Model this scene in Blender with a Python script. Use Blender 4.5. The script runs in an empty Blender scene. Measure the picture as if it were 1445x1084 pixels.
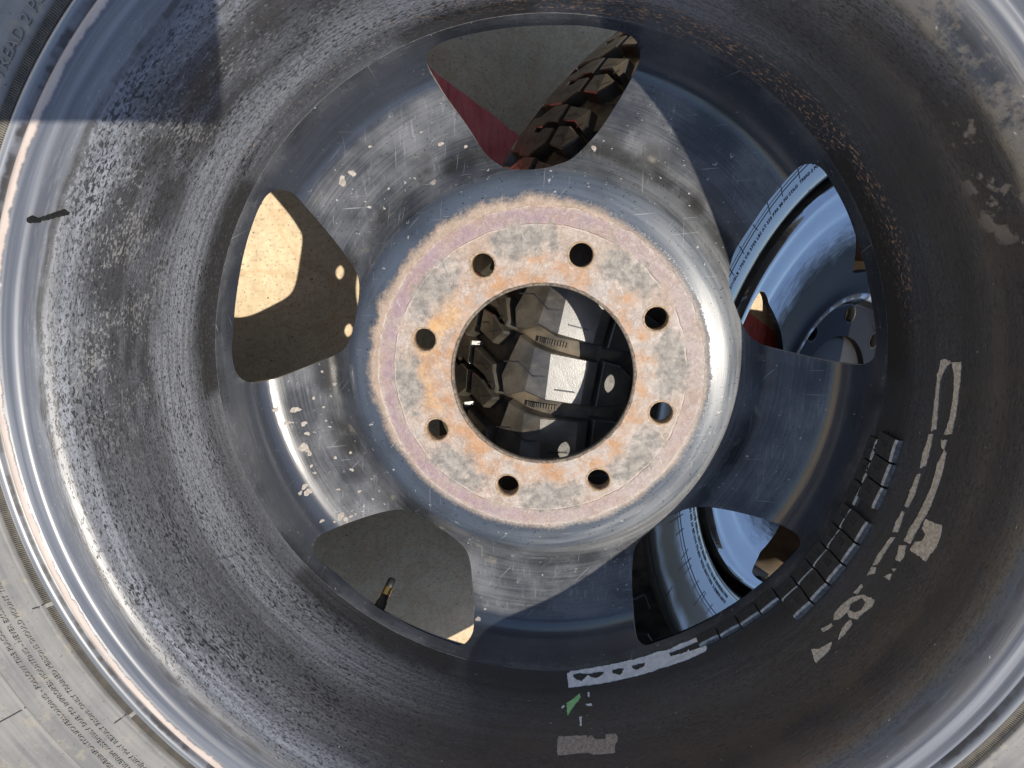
import bpy, bmesh, math, random
import numpy as np
from mathutils import Vector, Matrix, noise as mnoise
from mathutils.geometry import delaunay_2d_cdt
random.seed(7)
S = 0.001                      # everything below is written in millimetres
scene = bpy.context.scene
COL = scene.collection

# ------------------------------------------------------------------ camera, light
CAM_POS = (-224.304, 111.636, 675.509)
CAM_M = ((0.858986, 0.142331, -0.491818), (0.0, 0.960584, 0.27799), (0.511999, -0.23879, 0.825128))
cam = bpy.data.objects.new('camera', bpy.data.cameras.new('camera'))
COL.objects.link(cam)
cam.data.sensor_width = 36
cam.data.lens = 870 / 1445 * 36
cam.data.clip_start = 0.01
cam.data.clip_end = 500
cam.matrix_world = Matrix.Translation(Vector(CAM_POS) * S) @ Matrix(CAM_M).to_4x4()
scene.camera = cam

A_POS = (0.0, 0.0, 333.907)
A_M = Matrix(((0.812295, 0.019633, -0.582916), (0.003266, 0.999264, 0.038207), (0.583237, -0.032939, 0.811634)))
SUN_A = Vector((0.61, -0.12, 1.0))          # towards the sun, in the frame of the leaning wheel
sun_dir = (A_M @ SUN_A).normalized()
sl = bpy.data.lights.new('sun', 'SUN')
sl.energy = 5.0
sl.angle = math.radians(0.53)
sl.color = (1.0, 0.93, 0.82)
sun = bpy.data.objects.new('sun', sl)
COL.objects.link(sun)
sun.location = sun_dir * 4
sun.rotation_euler = sun_dir.to_track_quat('Z', 'Y').to_euler()

world = bpy.data.worlds.new('World')
scene.world = world
world.use_nodes = True
wn = world.node_tree
wn.nodes.clear()
sky = wn.nodes.new('ShaderNodeTexSky')
sky.sky_type = 'NISHITA'
sky.sun_disc = False
sky.sun_elevation = math.asin(sun_dir.z)
sky.sun_rotation = math.atan2(sun_dir.x, sun_dir.y)
sky.air_density = 1.0
sky.dust_density = 1.1
sky.ozone_density = 2.0
bg = wn.nodes.new('ShaderNodeBackground')
bg.inputs['Strength'].default_value = 0.145
wo = wn.nodes.new('ShaderNodeOutputWorld')
wn.links.new(sky.outputs[0], bg.inputs[0])
wn.links.new(bg.outputs[0], wo.inputs[0])
scene.view_settings.view_transform = 'Standard'
scene.view_settings.look = 'None'
scene.view_settings.exposure = 0.25
scene.view_settings.gamma = 1

# ------------------------------------------------------------------ node helpers
class NB:
    def __init__(self, name):
        self.m = bpy.data.materials.new(name)
        self.m.use_nodes = True
        self.t = self.m.node_tree
        self.t.nodes.clear()
        self.out = self.t.nodes.new('ShaderNodeOutputMaterial')
        self.p = self.t.nodes.new('ShaderNodeBsdfPrincipled')
        self.t.links.new(self.p.outputs[0], self.out.inputs[0])
    def put(self, sock, v):
        if isinstance(v, bpy.types.NodeSocket): self.t.links.new(v, sock)
        elif isinstance(v, (tuple, list)) and len(v) == 3 and sock.type == 'RGBA': sock.default_value = (*v, 1)
        else: sock.default_value = v
    def f(self, op, a, b=0.0, c=0.0, clamp=False):
        n = self.t.nodes.new('ShaderNodeMath'); n.operation = op; n.use_clamp = clamp
        self.put(n.inputs[0], a); self.put(n.inputs[1], b)
        if op in ('MULTIPLY_ADD', 'COMPARE', 'SMOOTH_MIN', 'SMOOTH_MAX', 'WRAP'): self.put(n.inputs[2], c)
        return n.outputs[0]
    def add(self, a, b): return self.f('ADD', a, b)
    def sub(self, a, b): return self.f('SUBTRACT', a, b)
    def mul(self, a, b): return self.f('MULTIPLY', a, b)
    def mx(self, a, b): return self.f('MAXIMUM', a, b)
    def step(self, v, lo, hi, a=0.0, b=1.0):
        n = self.t.nodes.new('ShaderNodeMapRange'); n.interpolation_type = 'SMOOTHSTEP'
        self.put(n.inputs[0], v); self.put(n.inputs[1], lo); self.put(n.inputs[2], hi); self.put(n.inputs[3], a); self.put(n.inputs[4], b)
        return n.outputs[0]
    def band(self, v, lo, hi, soft):
        return self.mul(self.step(v, lo - soft, lo + soft), self.step(v, hi - soft, hi + soft, 1.0, 0.0))
    def mix(self, fac, a, b):
        n = self.t.nodes.new('ShaderNodeMix'); n.data_type = 'RGBA'
        self.put(n.inputs[0], fac); self.put(n.inputs[6], a); self.put(n.inputs[7], b)
        return n.outputs[2]
    def lerp(self, fac, a, b):
        n = self.t.nodes.new('ShaderNodeMix'); n.data_type = 'FLOAT'
        self.put(n.inputs[0], fac); self.put(n.inputs[2], a); self.put(n.inputs[3], b)
        return n.outputs[0]
    def vec(self, x, y, z):
        n = self.t.nodes.new('ShaderNodeCombineXYZ')
        for i, v in enumerate((x, y, z)): self.put(n.inputs[i], v)
        return n.outputs[0]
    def noise(self, v, scale=1.0, detail=3.0, rough=0.55, dist=0.0):
        n = self.t.nodes.new('ShaderNodeTexNoise')
        self.put(n.inputs['Vector'], v); n.inputs['Scale'].default_value = scale; n.inputs['Detail'].default_value = detail
        n.inputs['Roughness'].default_value = rough; n.inputs['Distortion'].default_value = dist
        return n.outputs[0]
    def vor(self, v, scale=1.0, rand=1.0, feature='F1'):
        n = self.t.nodes.new('ShaderNodeTexVoronoi'); n.feature = feature
        self.put(n.inputs['Vector'], v); n.inputs['Scale'].default_value = scale; n.inputs['Randomness'].default_value = rand
        return n
    def obj(self):
        n = self.t.nodes.new('ShaderNodeTexCoord'); return n.outputs['Object']
    def scalev(self, v, s):
        n = self.t.nodes.new('ShaderNodeVectorMath'); n.operation = 'MULTIPLY'
        self.put(n.inputs[0], v); n.inputs[1].default_value = s if isinstance(s, (tuple, list)) else (s, s, s)
        return n.outputs[0]
    def bump(self, h, strength=0.3, dist=0.001, base=None):
        n = self.t.nodes.new('ShaderNodeBump'); n.inputs['Strength'].default_value = strength; n.inputs['Distance'].default_value = dist
        self.put(n.inputs['Height'], h)
        if base is not None: self.put(n.inputs['Normal'], base)
        self.t.links.new(n.outputs[0], self.p.inputs['Normal'])
        return n.outputs[0]
    def set(self, **k):
        for a, v in k.items(): self.put(self.p.inputs[a.replace('_', ' ')], v)
        return self.m
    def polar(self):
        """x, y, z and R in mm, the unit direction round the axle, the angle in degrees and the length along the profile"""
        o = self.scalev(self.obj(), 1000.0)
        n = self.t.nodes.new('ShaderNodeSeparateXYZ'); self.put(n.inputs[0], o)
        x, y, z = n.outputs
        R = self.f('SQRT', self.add(self.mul(x, x), self.mul(y, y)))
        cx = self.f('DIVIDE', x, R); cy = self.f('DIVIDE', y, R)
        th = self.mul(self.f('ARCTAN2', y, x), 180 / math.pi)
        uv = self.t.nodes.new('ShaderNodeUVMap'); u = self.t.nodes.new('ShaderNodeSeparateXYZ'); self.put(u.inputs[0], uv.outputs[0])
        return dict(o=o, x=x, y=y, z=z, R=R, cx=cx, cy=cy, th=th, s=self.mul(u.outputs[1], 100.0))
    def streak(self, P, along, across, key='s', off=0.0, rad=213.0, detail=3.0, rough=0.55):
        """noise stretched round the wheel: features about `along` mm long and `across` mm wide"""
        a = rad / along
        return self.noise(self.vec(self.add(self.mul(P['cx'], a), off), self.mul(P['cy'], a), self.mul(P[key], 1 / across)), 1.0, detail, rough)
    def angband(self, P, centre, half, soft):
        """1 within `half` degrees of an angle"""
        c, s = math.cos(math.radians(centre)), math.sin(math.radians(centre))
        d = self.add(self.mul(P['cx'], c), self.mul(P['cy'], s))
        return self.step(d, math.cos(math.radians(half + soft)), math.cos(math.radians(max(half - soft, 0))))

# ------------------------------------------------------------------ mesh helpers
def link(name, me, mats, parent=None, smooth=True):
    if smooth:
        for p in me.polygons: p.use_smooth = True
    for m in (mats if isinstance(mats, (list, tuple)) else [mats]): me.materials.append(m)
    o = bpy.data.objects.new(name, me)
    COL.objects.link(o)
    o.parent = parent
    return o
def mesh(name, verts, faces, uv=None, mi=None):
    me = bpy.data.meshes.new(name)
    me.from_pydata([tuple(c * S for c in v) for v in verts], [], faces)
    if uv is not None:
        l = me.uv_layers.new(name='UVMap')
        for lp in me.loops: l.data[lp.index].uv = uv[lp.vertex_index]
    if mi is not None:
        for p, k in zip(me.polygons, mi): p.material_index = k
    me.update()
    return me
def tag(o, label, cat, group=None):
    o['label'] = label; o['category'] = cat
    if group: o['group'] = group
    return o
def arclen(prof):
    s = [0.0]
    for a, b in zip(prof[:-1], prof[1:]): s.append(s[-1] + math.hypot(b[0] - a[0], b[1] - a[1]))
    return s
def smooth_prof(prof, step=1.5):
    """Catmull-Rom through the profile points, resampled"""
    P = [prof[0]] + list(prof) + [prof[-1]]
    out = []
    for i in range(1, len(P) - 2):
        p0, p1, p2, p3 = (np.array(P[i + k], float) for k in (-1, 0, 1, 2))
        d = np.linalg.norm(p2 - p1); n = max(1, int(math.ceil(d / step)))
        t1 = (p2 - p0) / max(np.linalg.norm(p2 - p1) + np.linalg.norm(p1 - p0), 1e-6) * d
        t2 = (p3 - p1) / max(np.linalg.norm(p3 - p2) + np.linalg.norm(p2 - p1), 1e-6) * d
        for j in range(n):
            t = j / n
            out.append(tuple((2*t**3-3*t*t+1)*p1 + (t**3-2*t*t+t)*t1 + (-2*t**3+3*t*t)*p2 + (t**3-t*t)*t2))
    out.append(tuple(prof[-1]))
    return out
def revolve(prof, n=360, a0=0.0, a1=360.0, flip=False):
    full = abs(a1 - a0) >= 360
    m = n if full else n + 1
    s = arclen(prof); V = []; UV = []; F = []
    for i in range(m):
        a = math.radians(a0 + (a1 - a0) * i / n); c, q = math.cos(a), math.sin(a)
        for (r, z), l in zip(prof, s): V.append((r * c, r * q, z)); UV.append((i / n, l / 100))
    k = len(prof)
    for i in range(n):
        j = (i + 1) % m
        for b in range(k - 1):
            f = (i * k + b, j * k + b, j * k + b + 1, i * k + b + 1)
            F.append(f[::-1] if flip else f)
    return V, F, UV
def profz(prof):
    R = [p[0] for p in prof]; Z = [p[1] for p in prof]
    return lambda r: float(np.interp(r, R, Z))
def inside(pt, poly):
    x, y = pt; c = False; j = len(poly) - 1
    for i in range(len(poly)):
        xi, yi = poly[i]; xj, yj = poly[j]
        if (yi > y) != (yj > y) and x < (xj - xi) * (y - yi) / (yj - yi) + xi: c = not c
        j = i
    return c
def resample(poly, step):
    out = []
    for i in range(len(poly)):
        a = np.array(poly[i], float); b = np.array(poly[(i + 1) % len(poly)], float)
        n = max(1, int(round(np.linalg.norm(b - a) / step)))
        for k in range(n): out.append(tuple(a + (b - a) * k / n))
    return out
def chaikin(poly, it=2):
    for _ in range(it):
        q = []
        for i in range(len(poly)):
            a = np.array(poly[i], float); b = np.array(poly[(i + 1) % len(poly)], float)
            q += [tuple(.75 * a + .25 * b), tuple(.25 * a + .75 * b)]
        poly = q
    return poly
def cdt(outer, holes, inner_pts):
    """triangulate an outline with holes and inner points; returns verts, tris, boundary loops"""
    V = []; loops = []
    for lp in [outer] + holes:
        loops.append(list(range(len(V), len(V) + len(lp)))); V += [tuple(p) for p in lp]
    E = [(l[i], l[(i + 1) % len(l)]) for l in loops for i in range(len(l))]
    pts = V + [tuple(p) for p in inner_pts]
    r = delaunay_2d_cdt([Vector(p) for p in pts], E, [], 0, 1e-5)
    vs = [tuple(v) for v in r[0]]; T = []
    for f in r[2]:
        c = (sum(vs[i][0] for i in f) / 3, sum(vs[i][1] for i in f) / 3)
        if inside(c, outer) and not any(inside(c, h) for h in holes): T.append(tuple(f))
    used = {}
    for t in T:
        for e in ((t[0], t[1]), (t[1], t[2]), (t[2], t[0])): used[tuple(sorted(e))] = used.get(tuple(sorted(e)), 0) + 1
    B = [e for t in T for e in ((t[0], t[1]), (t[1], t[2]), (t[2], t[0])) if used[tuple(sorted(e))] == 1]
    return vs, T, B
def plate(name, outer, holes, inner_pts, zf, thick, mats, parent, chamfer=0.0):
    """sheet-metal disc: top surface z = zf(R), given thickness, cut edges in the second material"""
    vs, T, B = cdt(outer, holes, inner_pts)
    n = len(vs); V = []; 
    def nrm(x, y):
        r = math.hypot(x, y); e = .4; d = (zf(r + e) - zf(r - e)) / (2 * e)
        v = Vector((-d * x / max(r, 1e-6), -d * y / max(r, 1e-6), 1)); return v.normalized()
    top = [(x, y, zf(math.hypot(x, y))) for x, y in vs]
    bot = []
    for p in top:
        q = nrm(p[0], p[1]); bot.append((p[0] - q.x * thick, p[1] - q.y * thick, p[2] - q.z * thick))
    V = top + bot
    F = []; MI = []
    for t in T:
        a, b, c = (Vector(vs[i]) for i in t)
        if (b - a).cross(c - a) < 0: t = t[::-1]
        F.append(t); MI.append(0)
        F.append(tuple(i + n for i in t[::-1])); MI.append(0)
    k = len(V)
    for (a, b) in B:                                  # walls on vertices of their own keep the cut edge sharp
        V += [top[a], top[b], bot[b], bot[a]]
        F.append((k + 3, k + 2, k + 1, k)); MI.append(1); k += 4
    uv = [(0, math.hypot(v[0], v[1]) / 100) for v in V]
    return link(name, mesh(name, V, F, uv, MI), mats, parent)
def rings(r0, r1, step, arc):
    out = []; r = r0
    while r < r1:
        n = int(2 * math.pi * r / arc); o = random.random()
        out += [(r * math.cos((i + o) * 2 * math.pi / n), r * math.sin((i + o) * 2 * math.pi / n)) for i in range(n)]
        r += step
    return out
def keep_clear(pts, polys, d):
    allp = np.array([q for p in polys for q in p]); out = []
    for p in pts:
        if ((allp - p) ** 2).sum(1).min() > d * d: out.append(p)
    return out
def empty(name, pos, rot=None):
    o = bpy.data.objects.new(name, None); COL.objects.link(o); o.empty_display_size = .05
    M = Matrix.Translation(Vector(pos) * S)
    if rot is not None: M = M @ rot.to_4x4()
    o.matrix_world = M
    return o
def circle(cx, cy, r, n=28, ph=0.0): return [(cx + r * math.cos(ph + 2 * math.pi * i / n), cy + r * math.sin(ph + 2 * math.pi * i / n)) for i in range(n)]
def tube(pts, r, n=10, cap=True):
    V = []; F = []
    for i, p in enumerate(pts):
        d = (Vector(pts[min(i + 1, len(pts) - 1)]) - Vector(pts[max(i - 1, 0)])).normalized()
        a = d.orthogonal().normalized(); b = d.cross(a); rr = r[i] if isinstance(r, (list, tuple)) else r
        V += [tuple(Vector(p) + a * rr * math.cos(2 * math.pi * k / n) + b * rr * math.sin(2 * math.pi * k / n)) for k in range(n)]
    for i in range(len(pts) - 1):
        for k in range(n): F.append((i * n + k, i * n + (k + 1) % n, (i + 1) * n + (k + 1) % n, (i + 1) * n + k))
    if cap: F += [tuple(range(n))[::-1], tuple(range((len(pts) - 1) * n, len(pts) * n))]
    return V, F

# outlines measured on the wheel: openings and spots in mm, stuck-on pieces as (angle in degrees, mm along the barrel)
DATA = {"win":{"top":[[-70.3,196.7],[-68.4,199.7],[-63.8,202.1],[-55.6,204.9],[-43.2,207.8],[-28.9,210.1],[-14.7,211.5],[-0.6,212.0],[13.5,211.7],[27.4,210.6],[39.5,208.5],[47.8,206.8],[53.7,204.8],[57.6,202.3],[59.7,199.1],[59.4,195.3],[57.3,190.3],[52.6,182.1],[47.1,173.2],[40.4,163.0],[34.5,155.8],[28.3,149.3],[23.1,144.0],[18.0,139.9],[10.7,137.5],[4.5,135.3],[-5.8,134.2],[-16.4,134.3],[-22.9,135.7],[-28.5,138.6],[-35.4,143.7],[-42.3,152.2],[-48.4,161.7],[-54.4,169.9],[-61.2,178.3],[-67.2,187.9],[-70.2,193.3]],"left":[[-170.7,122.2],[-167.3,122.1],[-164.2,119.5],[-161.0,112.7],[-155.0,104.4],[-148.4,95.2],[-141.3,85.2],[-135.6,75.7],[-129.9,69.8],[-126.5,64.6],[-124.7,56.9],[-125.6,46.3],[-128.3,34.1],[-132.2,22.8],[-138.6,14.1],[-148.9,7.6],[-163.5,1.7],[-178.0,-4.0],[-191.7,-9.3],[-201.0,-11.1],[-206.3,-10.5],[-209.5,-6.4],[-211.1,1.0],[-211.2,11.1],[-210.4,20.6],[-208.1,35.4],[-205.4,48.8],[-201.5,63.3],[-196.7,77.6],[-190.9,91.5],[-184.6,103.9],[-179.6,112.4],[-174.9,119.1]],"ll":[[-165.0,-132.3],[-165.3,-129.1],[-163.1,-127.4],[-156.2,-126.6],[-145.6,-123.7],[-134.0,-120.1],[-122.0,-116.7],[-111.0,-114.5],[-100.6,-113.6],[-92.8,-115.0],[-84.2,-120.2],[-73.5,-128.0],[-64.2,-135.7],[-58.3,-142.0],[-54.3,-149.2],[-52.1,-158.2],[-50.9,-169.4],[-49.6,-182.6],[-47.9,-195.1],[-47.2,-201.6],[-48.6,-204.3],[-51.7,-205.4],[-55.7,-205.1],[-61.3,-203.5],[-70.9,-200.3],[-82.8,-195.7],[-94.8,-190.1],[-106.7,-183.4],[-113.5,-179.5],[-121.6,-174.0],[-129.9,-167.7],[-139.3,-159.7],[-149.6,-150.0],[-157.0,-142.6],[-162.3,-136.8]],"right":[[161.0,135.1],[163.6,134.3],[167.5,130.6],[172.7,123.7],[179.7,113.4],[185.8,103.0],[191.6,91.3],[196.4,80.5],[200.4,69.7],[204.6,56.2],[208.4,41.5],[210.5,29.0],[211.4,21.2],[211.1,15.9],[209.3,11.8],[204.7,10.3],[195.3,10.4],[184.6,12.2],[171.9,14.9],[160.0,17.3],[151.2,20.9],[142.9,26.4],[136.5,35.1],[131.2,46.1],[127.8,52.9],[125.4,60.8],[126.0,71.1],[128.4,80.2],[133.3,89.4],[139.7,101.2],[145.6,112.6],[152.2,122.3],[156.4,130.2],[158.8,134.5]],"lr":[[89.2,-118.0],[97.4,-110.0],[108.4,-104.5],[119.6,-102.8],[128.2,-102.7],[140.9,-103.7],[154.2,-105.4],[165.8,-106.9],[174.9,-107.3],[179.3,-107.6],[181.2,-107.8],[181.3,-110.1],[178.9,-114.7],[174.1,-121.9],[167.1,-131.3],[159.3,-140.7],[149.3,-151.2],[138.2,-161.4],[126.7,-170.6],[116.5,-177.7],[106.2,-184.1],[95.9,-189.6],[85.8,-194.4],[80.9,-196.5],[76.5,-197.0],[74.5,-195.0],[74.1,-189.8],[73.9,-179.6],[73.1,-166.5],[73.0,-151.4],[73.9,-139.2],[77.8,-130.6],[83.0,-124.3]]},"lab":{"paper":[[-83.44,25.25],[-82.87,23.12],[-80.03,21.94],[-75.87,21.02],[-71.69,20.66],[-68.0,20.44],[-65.3,19.77],[-64.04,21.32],[-61.55,20.19],[-58.83,20.4],[-56.92,20.9],[-56.63,23.29],[-57.04,24.33],[-59.06,23.85],[-61.52,24.15],[-63.64,23.81],[-63.46,27.69],[-61.54,28.84],[-60.35,28.96],[-59.85,27.41],[-59.84,29.33],[-58.94,29.89],[-57.15,31.19],[-56.6,29.24],[-56.55,33.82],[-56.9,34.91],[-59.87,35.55],[-62.72,35.2],[-65.54,34.9],[-68.63,35.46],[-72.18,35.65],[-75.7,36.18],[-79.7,36.8],[-83.18,37.49]],"paper_h1":[[-82.37,26.12],[-80.96,24.95],[-79.44,26.35],[-78.54,26.07],[-77.38,25.51],[-76.29,26.25],[-76.55,28.91],[-77.87,31.74],[-78.85,29.97],[-79.53,27.79],[-80.12,30.6],[-80.78,33.01],[-81.64,31.25],[-82.26,28.63]],"paper_h2":[[-74.82,25.64],[-73.39,25.28],[-72.47,26.42],[-73.03,30.57],[-73.46,32.25],[-74.31,30.65],[-74.88,28.32]],"paper_h3":[[-71.09,26.01],[-69.5,25.11],[-68.3,26.28],[-68.75,29.18],[-70.23,30.71],[-70.92,28.69]],"tan":[[-85.06,78.56],[-82.6,78.51],[-80.26,78.61],[-80.12,80.88],[-79.93,79.53],[-79.48,78.89],[-78.86,82.17],[-77.1,82.82],[-77.03,79.04],[-75.48,79.78],[-75.14,82.22],[-75.29,85.59],[-75.6,86.86],[-75.82,89.62],[-75.85,93.58],[-76.45,93.51],[-79.44,93.08],[-80.17,91.42],[-82.01,91.42],[-84.59,92.72],[-85.07,92.53],[-85.21,86.76]],"green":[[-81.11,43.16],[-81.07,47.11],[-82.26,54.3],[-83.46,61.93],[-83.61,51.74],[-82.72,48.99]],"green2":[[-81.42,63.47],[-80.96,63.61],[-81.06,70.57],[-81.34,70.49]],"wh1":[[-84.52,54.85],[-84.05,53.06],[-83.97,54.22],[-84.4,55.88]],"wh2":[[-79.71,42.88],[-79.4,43.02],[-79.47,47.39],[-79.71,47.05]],"wh3":[[-80.23,53.23],[-79.16,53.12],[-79.04,54.89],[-79.89,54.74]],"r0":[[8.08,71.53],[8.2,75.58],[8.07,79.57],[7.47,76.69],[6.43,73.91],[4.91,71.13],[2.64,71.14],[-2.02,73.5],[-2.53,70.35],[-0.73,69.33],[2.46,68.61],[5.69,68.98]],"r1":[[8.07,79.57],[8.46,86.94],[6.32,86.7],[2.82,86.11],[-1.62,85.87],[-2.1,80.4],[-0.11,82.48],[3.46,82.78],[6.49,82.34]],"r2":[[-3.13,68.95],[-2.76,72.01],[-4.7,72.57],[-7.52,73.18],[-8.3,69.57],[-6.59,68.12],[-4.58,68.8]],"r3":[[-3.01,79.5],[-2.63,83.61],[-4.06,83.01],[-3.91,80.74]],"r4":[[-4.14,83.13],[-4.37,85.5],[-7.5,86.55],[-12.73,87.01],[-15.92,85.66],[-18.46,86.03],[-18.73,80.95],[-16.66,80.58],[-13.93,81.72],[-9.41,82.33],[-6.16,81.61]],"r5":[[-9.38,68.85],[-8.97,71.18],[-12.05,72.75],[-14.46,72.03],[-14.5,69.73],[-12.07,68.38]],"r6":[[-15.35,69.31],[-15.25,71.19],[-18.34,73.6],[-18.82,70.41],[-17.3,68.8]],"r7":[[-19.64,70.87],[-19.25,74.05],[-21.06,73.2],[-24.19,73.42],[-24.82,70.87],[-22.79,69.66]],"r8":[[-14.11,87.74],[-13.84,94.98],[-13.41,99.75],[-14.55,101.83],[-16.35,102.8],[-18.08,101.3],[-18.97,101.38],[-18.95,95.95],[-19.17,88.24],[-17.83,88.39],[-16.92,92.62],[-15.93,92.53],[-15.55,88.25]],"r9":[[-19.74,79.68],[-19.01,84.24],[-20.49,86.72],[-21.46,86.47],[-21.64,83.15]],"r10":[[-23.09,83.8],[-22.66,86.85],[-23.16,86.55]],"r11":[[-24.84,82.65],[-23.66,85.96],[-24.49,87.61]],"r12":[[-25.03,71.04],[-24.63,74.21],[-25.56,75.64],[-26.52,72.13]],"r13":[[-28.11,72.86],[-28.15,74.84],[-29.7,74.95],[-29.93,72.35]],"r14":[[-30.59,73.8],[-29.02,78.86],[-28.14,87.82],[-29.18,89.21],[-30.81,87.46],[-32.15,87.18],[-32.96,82.31],[-32.56,78.3],[-34.28,78.16],[-35.14,75.17],[-34.29,72.29],[-32.38,71.65]],"r15":[[-32.91,83.92],[-33.16,87.06],[-35.45,88.64],[-36.32,87.97],[-34.61,83.85]],"r16":[[-35.66,76.21],[-35.8,78.22],[-37.45,76.83],[-37.64,73.84]],"r17":[[-40.59,80.47],[-39.55,84.12],[-37.31,86.12],[-38.12,89.18],[-41.11,90.44],[-40.94,85.9]],"r14_h1":[[-31.41,76.06],[-29.52,79.46],[-29.37,84.01],[-30.69,85.14],[-31.75,83.3],[-32.21,78.36]],"drip":[[155.31,154.03],[154.96,152.57],[154.91,149.99],[154.12,146.57],[152.93,141.85],[153.11,139.89],[153.42,140.14],[154.49,145.29],[155.26,149.29],[155.76,151.98],[155.69,153.5]]},"spots":[[-194.6,-32.8,2.35],[-181.9,-34.0,3.4],[-187.9,-43.9,2.37],[-176.5,-45.0,2.39],[-174.6,-52.7,2.04],[-177.3,-63.5,4.24],[-173.7,-68.0,2.38],[-168.4,-25.6,1.37],[-172.6,-78.1,1.36],[-170.4,-83.5,1.36],[-176.8,-92.7,2.34],[-174.3,-97.0,3.02],[-178.9,-96.5,1.33],[-180.2,-106.5,1.78],[-151.4,-14.2,2.05],[-160.9,-5.3,1.2],[-152.4,-2.7,1.03],[-157.9,-48.0,1.2],[-155.0,-72.3,1.54],[-153.6,-97.4,1.36],[-161.6,-32.6,1.03],[-160.4,-43.2,1.03],[-155.4,-24.1,1.03],[-143.3,-68.4,1.37],[-143.0,-82.2,1.72],[-174.7,-97.1,2.57],[-179.1,-96.8,1.27],[-164.1,-119.2,1.49],[-156.1,-121.8,0.97],[-152.0,-118.4,3.25],[-148.0,-121.2,2.38],[-144.5,-119.0,1.52],[-137.8,-99.5,1.54],[-127.7,-105.9,1.1],[-141.1,-117.4,0.87],[-135.7,-115.4,0.76],[-44.9,-197.6,1.91],[-40.0,-192.0,0.97],[-122.6,-99.1,0.88],[-48.9,-130.6,0.54],[-44.8,-133.3,0.65],[-113.8,150.4,1.19],[-67.2,152.1,1.89],[-50.5,150.4,1.37],[-72.2,127.4,2.38],[-127.5,133.6,2.55],[-134.5,128.5,3.4],[34.3,148.3,2.06],[-104.1,123.9,1.03],[-79.7,159.3,0.85]]}

# ------------------------------------------------------------------ measured shapes (mm)
DISC = smooth_prof([(62.5,0),(90,0),(112,0),(118,-.5),(126,-1.8),(131,-3.6),(136,-7.5),(143,-13.5),(150,-18),(158,-20.2),(170,-19),(184,-16),(194,-12.8),(201,-8.2),(206.5,-1),(210.5,8.5),(213.2,20),(214.6,27)], 1.2)
LOW = 1.0402                                    # the flange sits 10 mm lower and this much wider than first measured
def low(p):
    t = min(max((p[1] - 120) / 40, 0), 1); z = p[1] - 10 * t
    return (p[0] * (412 - z) / (412 - p[1]), z)
BARREL_K = [low(p) for p in [(214.1,20),(214.5,25),(216,42),(217,62),(218.5,92),(220,118),(221.2,136),(222.6,146),(225,150.8),(228,153.6),(231,155.2),(234,156.2),(234.9,157.6),(237,158.2),(239.5,158.2),(240.5,159.5),(242,160.8),(243.6,160.2),(244.6,158),(245.6,159.8),(247,161.6),(249,161.9),(250.2,160.8),(250.8,157),(250.8,150)]]
BARREL = smooth_prof(BARREL_K, 1.2)
WIN_C = (91.5, 163.0, -122.7, 21.8, -49.8)      # angles of the five openings

def barrel_pt(th, s, lift=0.0):
    """point on the inside of the barrel at angle th (deg) and length s along its profile"""
    sk = BARREL_S; i = 0
    r = float(np.interp(s, sk, [p[0] for p in BARREL_K])); z = float(np.interp(s, sk, [p[1] for p in BARREL_K]))
    s = s - 15.0
    r = float(np.interp(s, sk, [p[0] for p in BARREL_K])); z = float(np.interp(s, sk, [p[1] for p in BARREL_K]))
    if s < 0: z = 20 + s; r = 213.9
    e = 2.0
    dr = float(np.interp(s + e, sk, [p[0] for p in BARREL_K])) - float(np.interp(s - e, sk, [p[0] for p in BARREL_K]))
    dz = float(np.interp(s + e, sk, [p[1] for p in BARREL_K])) - float(np.interp(s - e, sk, [p[1] for p in BARREL_K]))
    l = math.hypot(dr, dz) or 1.0
    nr, nz = -dz / l, dr / l
    if nr > 0: nr, nz = -nr, -nz
    r += nr * lift; z += nz * lift
    a = math.radians(th)
    return (r * math.cos(a), r * math.sin(a), z)
BARREL_S = arclen(BARREL_K)

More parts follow.
